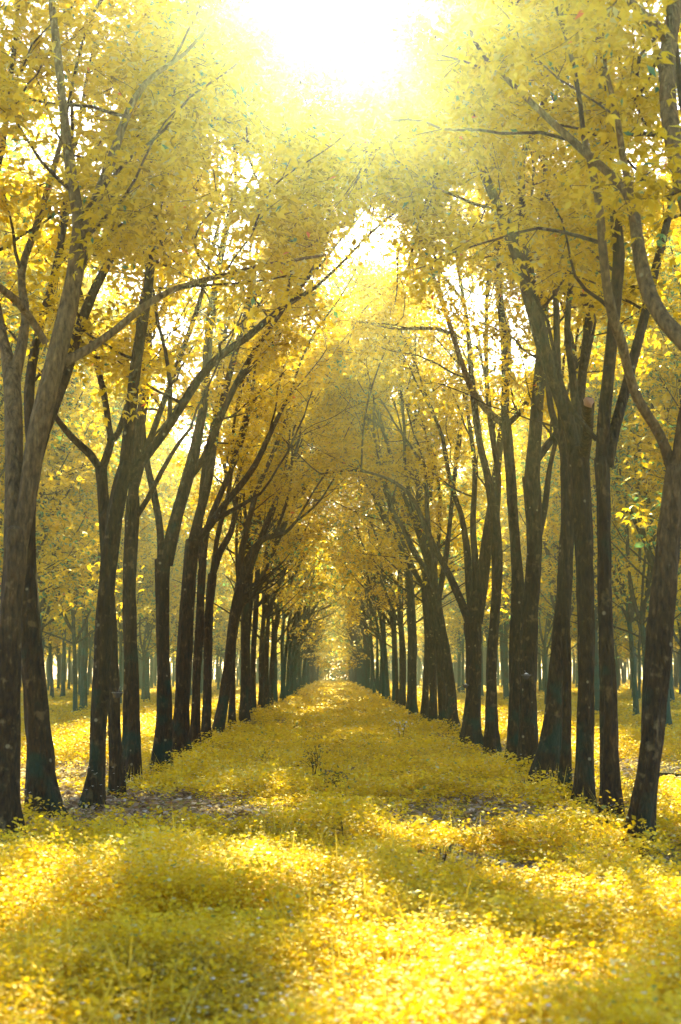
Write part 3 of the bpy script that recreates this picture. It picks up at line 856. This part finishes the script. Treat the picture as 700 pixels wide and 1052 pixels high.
def herb_cover():
    rg = np.random.default_rng(5)
    K = 24
    TP = sprig_templates(rg, 24, K)
    Vs = []; Ts = []; FV = []; 
    bands = [(3.6, 8, 560, 0.72), (8, 12, 340, 0.85), (12, 18, 105, 1.15), (18, 28, 50, 1.4), (28, 45, 17, 1.9), (45, 75, 5.5, 2.8), (75, 130, 1.7, 4.2), (130, 240, 0.45, 6.0)]
    tot = 0
    for y0, y1, den, lsc in bands:
        hw1 = 0.31 * y1 + 1.6
        n = int(2 * hw1 * (y1 - y0) * den)
        y = rg.uniform(y0, y1, n); x = rg.uniform(-hw1, hw1, n)
        m = np.abs(x) < 0.31 * y + 1.6
        x, y = x[m], y[m]
        dens = fbm(x * 0.8 + 20, y * 0.8, 21)
        b = bare(x, y)
        # thinner under the tree rows
        rowsh = np.exp(-((np.abs(x) - 3.3) / 0.8) ** 2) * 0.35 + 0.75 * np.clip((fbm(x * 0.5 + 77, y * 0.3, 91) - 0.56) * 9, 0, 1) * (y > 9)
        keep = rg.random(len(x)) < np.clip(0.45 + 1.0 * dens, 0.25, 1) * (1 - 0.93 * b) * (1 - rowsh)
        x, y = x[keep], y[keep]; n = len(x)
        ti = rg.integers(0, len(TP), n)
        a = rg.random(n) * 2 * PI
        hs = (0.25 + 1.7 * fbm(x * 0.9, y * 0.9, 31) ** 1.5) * (1 - 0.6 * bare(x, y)) * rg.uniform(0.75, 1.2, n)
        hs *= 1 - 0.2 * np.exp(-(x / 0.9) ** 2)
        if y0 >= 28: hs *= 1.0
        V = TP[ti].copy()
        ca, sa = np.cos(a)[:, None], np.sin(a)[:, None]
        # scale whole sprig laterally by lsc, vertically by hs
        X = (V[:, :, 0] * ca - V[:, :, 1] * sa) * lsc
        Y = (V[:, :, 0] * sa + V[:, :, 1] * ca) * lsc
        # leaf faces grow by lsc about each leaf's own centre in z as well
        Z = V[:, :, 2].reshape(n, K, 4)
        zc = Z.mean(axis=2, keepdims=True)
        Z = (zc * hs[:, None, None] + (Z - zc) * lsc).reshape(n, 4 * K)
        X += x[:, None]; Y += y[:, None]; Z += gz(x, y)[:, None]
        Vs.append(np.stack([X, Y, Z], -1).reshape(-1, 3))
        cl = fbm(x * 1.3, y * 1.3, 41)
        T = np.clip(0.50 * rg.random((n, K)) + 0.95 * cl[:, None] - 0.22, 0.0, 0.93)
        q = rg.random((n, K))
        T = np.where(q > 0.985, 0.98, np.where(q > 0.965, 0.955, T))
        Ts.append(T.ravel())
        tot += n * K
    V = np.concatenate(Vs); T = np.concatenate(Ts)
    Fq = np.arange(len(V), dtype=np.int32).reshape(-1, 4)
    o = link('herb_cover', mesh_from('herb_cover', V, Fq, [M_HERB], T))
    tag(o, 'knee-high cover of small-leaved yellow herbs over the whole plantation floor', 'ground cover', kind='stuff')
    print('herb leaves', tot)
herb_cover()

def grass_blades():
    rg = np.random.default_rng(6)
    Vs = []; Ts = []
    for (y0, y1, n) in ((3.6, 12, 2600), (12, 26, 6000)):
        hw = 0.31 * y1 + 1.6
        y = rg.uniform(y0, y1, n); x = rg.uniform(-hw, hw, n)
        m = (np.abs(x) < 0.31 * y + 1.6) & (fbm(x * 0.6 + 9, y * 0.6, 51) > 0.47) & (bare(x, y) < 0.15)
        x, y = x[m], y[m]; n = len(x)
        P = np.stack([x, y, gz(x, y)], 1)
        th = rg.random(n) * 2 * PI; s = rg.uniform(0.15, 0.75, n)
        D = norm(np.stack([np.cos(th) * s, np.sin(th) * s, np.ones(n)], 1))
        ln = rg.uniform(0.28, 0.5, n)
        N = np.stack([np.cos(th), np.sin(th), -s], 1)
        V, _ = kites(P, D, N, ln, ln * 0 + 0.004 + 0.003 * rg.random(n), 0.2, 0.45)
        V = V.reshape(n, 4, 3); V[:, 2, :2] += np.stack([np.cos(th), np.sin(th)], 1) * (ln * 0.22)[:, None]; V[:, 2, 2] -= ln * 0.05
        Vs.append(V.reshape(-1, 3)); Ts.append(rg.random(n))
    V = np.concatenate(Vs)
    o = link('grass', mesh_from('grass', V, np.arange(len(V), dtype=np.int32).reshape(-1, 4), [M_GRASS], np.concatenate(Ts)))
    tag(o, 'thin yellow grass blades standing among the herbs', 'grass', kind='stuff')
grass_blades()

def flowers():
    rg = np.random.default_rng(8)
    n = 5200
    y = 4 + 56 * rg.random(n) ** 1.6; x = rg.uniform(-1, 1, n) * (0.31 * y + 1.2)
    m = fbm(x * 0.7 + 3, y * 0.7, 61) > 0.50
    x, y = x[m], y[m]; n = len(x)
    hs = (0.25 + 1.7 * fbm(x * 0.9, y * 0.9, 31) ** 1.5)
    c = np.stack([x, y, gz(x, y) + 0.30 * hs + rg.uniform(-0.04, 0.06, n)], 1)
    Vs = []
    for k in range(5):
        a = k * 2 * PI / 5 + rg.random(n)
        D = np.stack([np.cos(a), np.sin(a), 0.4 + 0 * a], 1)
        ln = (0.010 + 0.008 * rg.random(n)) * np.clip(y / 14, 1, 2.0)
        V, _ = kites(c, D, np.array([[0, 0, 1.0]]) + 0 * D, ln, ln * 0.4)
        Vs.append(V)
    V = np.concatenate(Vs)
    o = link('small_flowers', mesh_from('small_flowers', V, np.arange(len(V), dtype=np.int32).reshape(-1, 4), [M_FLOWER], rg.random(len(V) // 4)))
    tag(o, 'tiny pale flowers sprinkled over the yellow herbs', 'flowers', kind='stuff')
flowers()

def litter():
    rg = np.random.default_rng(9)
    xs = []; ys = []
    for bx, by, rx, ry in BARE:
        n = int(520 * rx * ry); a = rg.random(n) * 2 * PI; r = np.sqrt(rg.random(n)) * 1.25
        xs.append(bx + np.cos(a) * r * rx); ys.append(by + np.sin(a) * r * ry)
    n = 9000
    yy = rg.uniform(9, 32, n); xx = np.where(rg.random(n) < 0.5, -1, 1) * rg.normal(3.5, 0.9, n)
    x = np.concatenate(xs + [xx]); y = np.concatenate(ys + [yy]); n = len(x)
    P = np.stack([x, y, gz(x, y) + rg.uniform(0.005, 0.05, n)], 1)
    th = rg.random(n) * 2 * PI
    D = np.stack([np.cos(th), np.sin(th), rg.normal(0, 0.25, n)], 1)
    N = norm(np.array([0, 0, 1.0]) + rg.normal(0, 0.35, (n, 3)))
    ln = rg.uniform(0.07, 0.14, n)
    V, Fq = kites(P, D, N, ln, ln * 0.24, 0.35)
    o = link('leaf_litter', mesh_from('leaf_litter', V, Fq, [M_LITTER], rg.random(n)))
    tag(o, 'dry pale brown leaves fallen on bare soil between the trunks', 'leaf litter', kind='stuff')
litter()

# puddle / wet bare patch at the right
def puddle():
    m, t, out = newmat('muddy_water')
    p = t.nodes.new('ShaderNodeBsdfPrincipled'); p.inputs['Base Color'].default_value = (0.22, 0.20, 0.16, 1); p.inputs['Roughness'].default_value = 0.08
    n = t.nodes.new('ShaderNodeTexNoise'); n.inputs['Scale'].default_value = 6
    b = t.nodes.new('ShaderNodeBump'); b.inputs['Strength'].default_value = 0.05
    t.links.new(n.outputs[0], b.inputs['Height']); t.links.new(b.outputs[0], p.inputs['Normal']); t.links.new(p.outputs[0], out.inputs[0])
    c = np.array([5.7, 23.0]); z = float(gz(c[0], c[1])) + 0.05
    n_ = 28; V = [(0, 0, 0)]
    rg = np.random.default_rng(3)
    me = bpy.data.meshes.new('puddle')
    vs = []
    for i in range(n_):
        a = 2 * PI * i / n_; r = 0.85 + 0.25 * math.sin(3 * a + 1) * 0.6 + rg.uniform(-.06, .06)
        vs.append((c[0] + math.cos(a) * r * 0.75, c[1] + math.sin(a) * r * 1.3, z))
    me.from_pydata(vs, [], [list(range(n_))]); me.materials.append(m)
    o = link('puddle', me); tag(o, 'shallow puddle on bare ground right of the right lane row', 'puddle', kind='structure')
puddle()

# ------------------------------------------------------------------ weeds and sticks in the lane
def weed(px, py, hgt, label, seed, leafy=14, mat=M_WEED, cat='weed', ls=0.06, nst=4):
    rg = np.random.default_rng(seed)
    d = 1.7 * F / (py - 690.0)
    p = at(px, py, d)
    root = bpy.data.objects.new('weed', None); COL.objects.link(root)
    root.location = (p.x, d, float(gz(p.x, d)))
    tag(root, label, cat, 'single weeds standing in the lane')
    t = Tube(); tw = []
    for k in range(nst):
        dd = norm(np.array([rg.normal(0, .35), rg.normal(0, .35), 1.0]))
        a, r = wander((0, 0, 0), dd, hgt * rg.uniform(0.6, 1), 0.008, 0.003, rg, up=0.3, wob=0.2, step=0.08)
        t.add(a, r, 5); tw.append(a[len(a) // 3:])
        for q in range(3):
            i = rg.integers(len(a) // 2, len(a) - 1)
            b, r2 = wander(a[i], norm(norm(a[i + 1] - a[i]) + rg.normal(0, .6, 3)), hgt * 0.3, 0.004, 0.002, rg, step=0.06)
            t.add(b, r2, 4); tw.append(b)
    link('stem', t.mesh('stem', M_BARK), root)
    if leafy:
        V, Fq, T = foliage(tw, rg, leafy, ls, 0.05)
        link('leaves', mesh_from('leaves', V, Fq, [mat], rg.random(len(Fq))), root)
weed(322, 808, 0.62, 'dark reddish twiggy weed in mid lane, tallest of the weeds', 1, 3, ls=0.045)
weed(352, 818, 0.34, 'low dark green weed just right of the reddish twiggy one', 2, 3, ls=0.06)
weed(268, 790, 0.42, 'sparse leggy weed in the lane nearer the left row', 3, 1, ls=0.04)
weed(412, 762, 0.6, 'thin weed topped with pale flowers in the lane nearer the right row', 4, 3, M_FLOWER, ls=0.05, nst=2)
weed(357, 880, 0.45, 'thin bare upright stem in the foreground centre of the lane', 5, 0, nst=1)
weed(452, 905, 0.40, 'dead dark stem beside the shaded patch in the right foreground', 6, 2, nst=2)
weed(112, 765, 0.5, 'straggly weed seen through the gap of the left row', 7, 5)

# ------------------------------------------------------------------ latex cups hanging on the trunks
def latex_cup(px, py, d, label, white):
    p = at(px, py, d)
    root = bpy.data.objects.new('latex_cup', None); COL.objects.link(root); root.location = p
    tag(root, label, 'cup', 'latex cups hanging on the trunks')
    t = Tube()
    prof = [(0.0, 0.030), (0.02, 0.050), (0.05, 0.066), (0.085, 0.074), (0.09, 0.070), (0.05, 0.058), (0.03, 0.04)]
    t.add([(0, 0, z + 1e-4 * i) for i, (z, r) in enumerate(prof[:4])], [r for z, r in prof[:4]], 20, cap=False)
    t.add([(0, 0, 0.085), (0, 0, 0.03)], [0.071, 0.036], 20)
    link('bowl', t.mesh('bowl', M_CUP), root)
    t = Tube(); a = np.linspace(0, 2 * PI, 25)
    t.add(np.stack([np.cos(a) * .078, np.sin(a) * .078, 0 * a + 0.07], 1), np.full(25, 0.0025), 5, cap=False)
    t.add([(0.0, 0.075, 0.07), (0, 0.12, 0.13), (0, 0.2, 0.15)], [0.0025] * 3, 5)
    link('wire_hanger', t.mesh('wire_hanger', M_WIRE), root)
    if white:
        t = Tube(); t.add([(0, 0, 0.055), (0, 0, 0.07)], [0.058, 0.063], 20)
        link('latex', t.mesh('latex', M_LATEX), root)
latex_cup(121, 717, 17.6, 'dark latex cup on the right flank of the slim forked left row trunk', False)
latex_cup(478.5, 707, 30.0, 'pale rimmed latex cup on the left flank of the fanning right row tree', True)
latex_cup(541, 803-105, 21.3, 'pale round mark, modelled as a latex cup, on the swollen-elbowed right row trunk', True)  # added cup, stands in for an unidentified pale round mark on the bark

# ------------------------------------------------------------------ haze
def haze():
    m, t, out = newmat('haze')
    v = t.nodes.new('ShaderNodeVolumePrincipled')
    v.inputs['Color'].default_value = (0.76, 0.96, 0.93, 1)
    v.inputs['Density'].default_value = 0.0017
    v.inputs['Anisotropy'].default_value = 0.905
    t.links.new(v.outputs[0], out.inputs['Volume'])
    x, y0, y1, z0, z1 = 310, -70, 310, -1.3, 19.5
    vs = [(-x, y0, z0), (x, y0, z0), (x, y1, z0), (-x, y1, z0), (-x, y0, z1), (x, y0, z1), (x, y1, z1), (-x, y1, z1)]
    me = bpy.data.meshes.new('haze')
    me.from_pydata(vs, [], [(0, 3, 2, 1), (4, 5, 6, 7), (0, 1, 5, 4), (1, 2, 6, 5), (2, 3, 7, 6), (3, 0, 4, 7)])
    me.materials.append(m)
    o = link('haze', me); tag(o, 'thin sunlit haze hanging under the crowns', 'haze', kind='stuff')
haze()
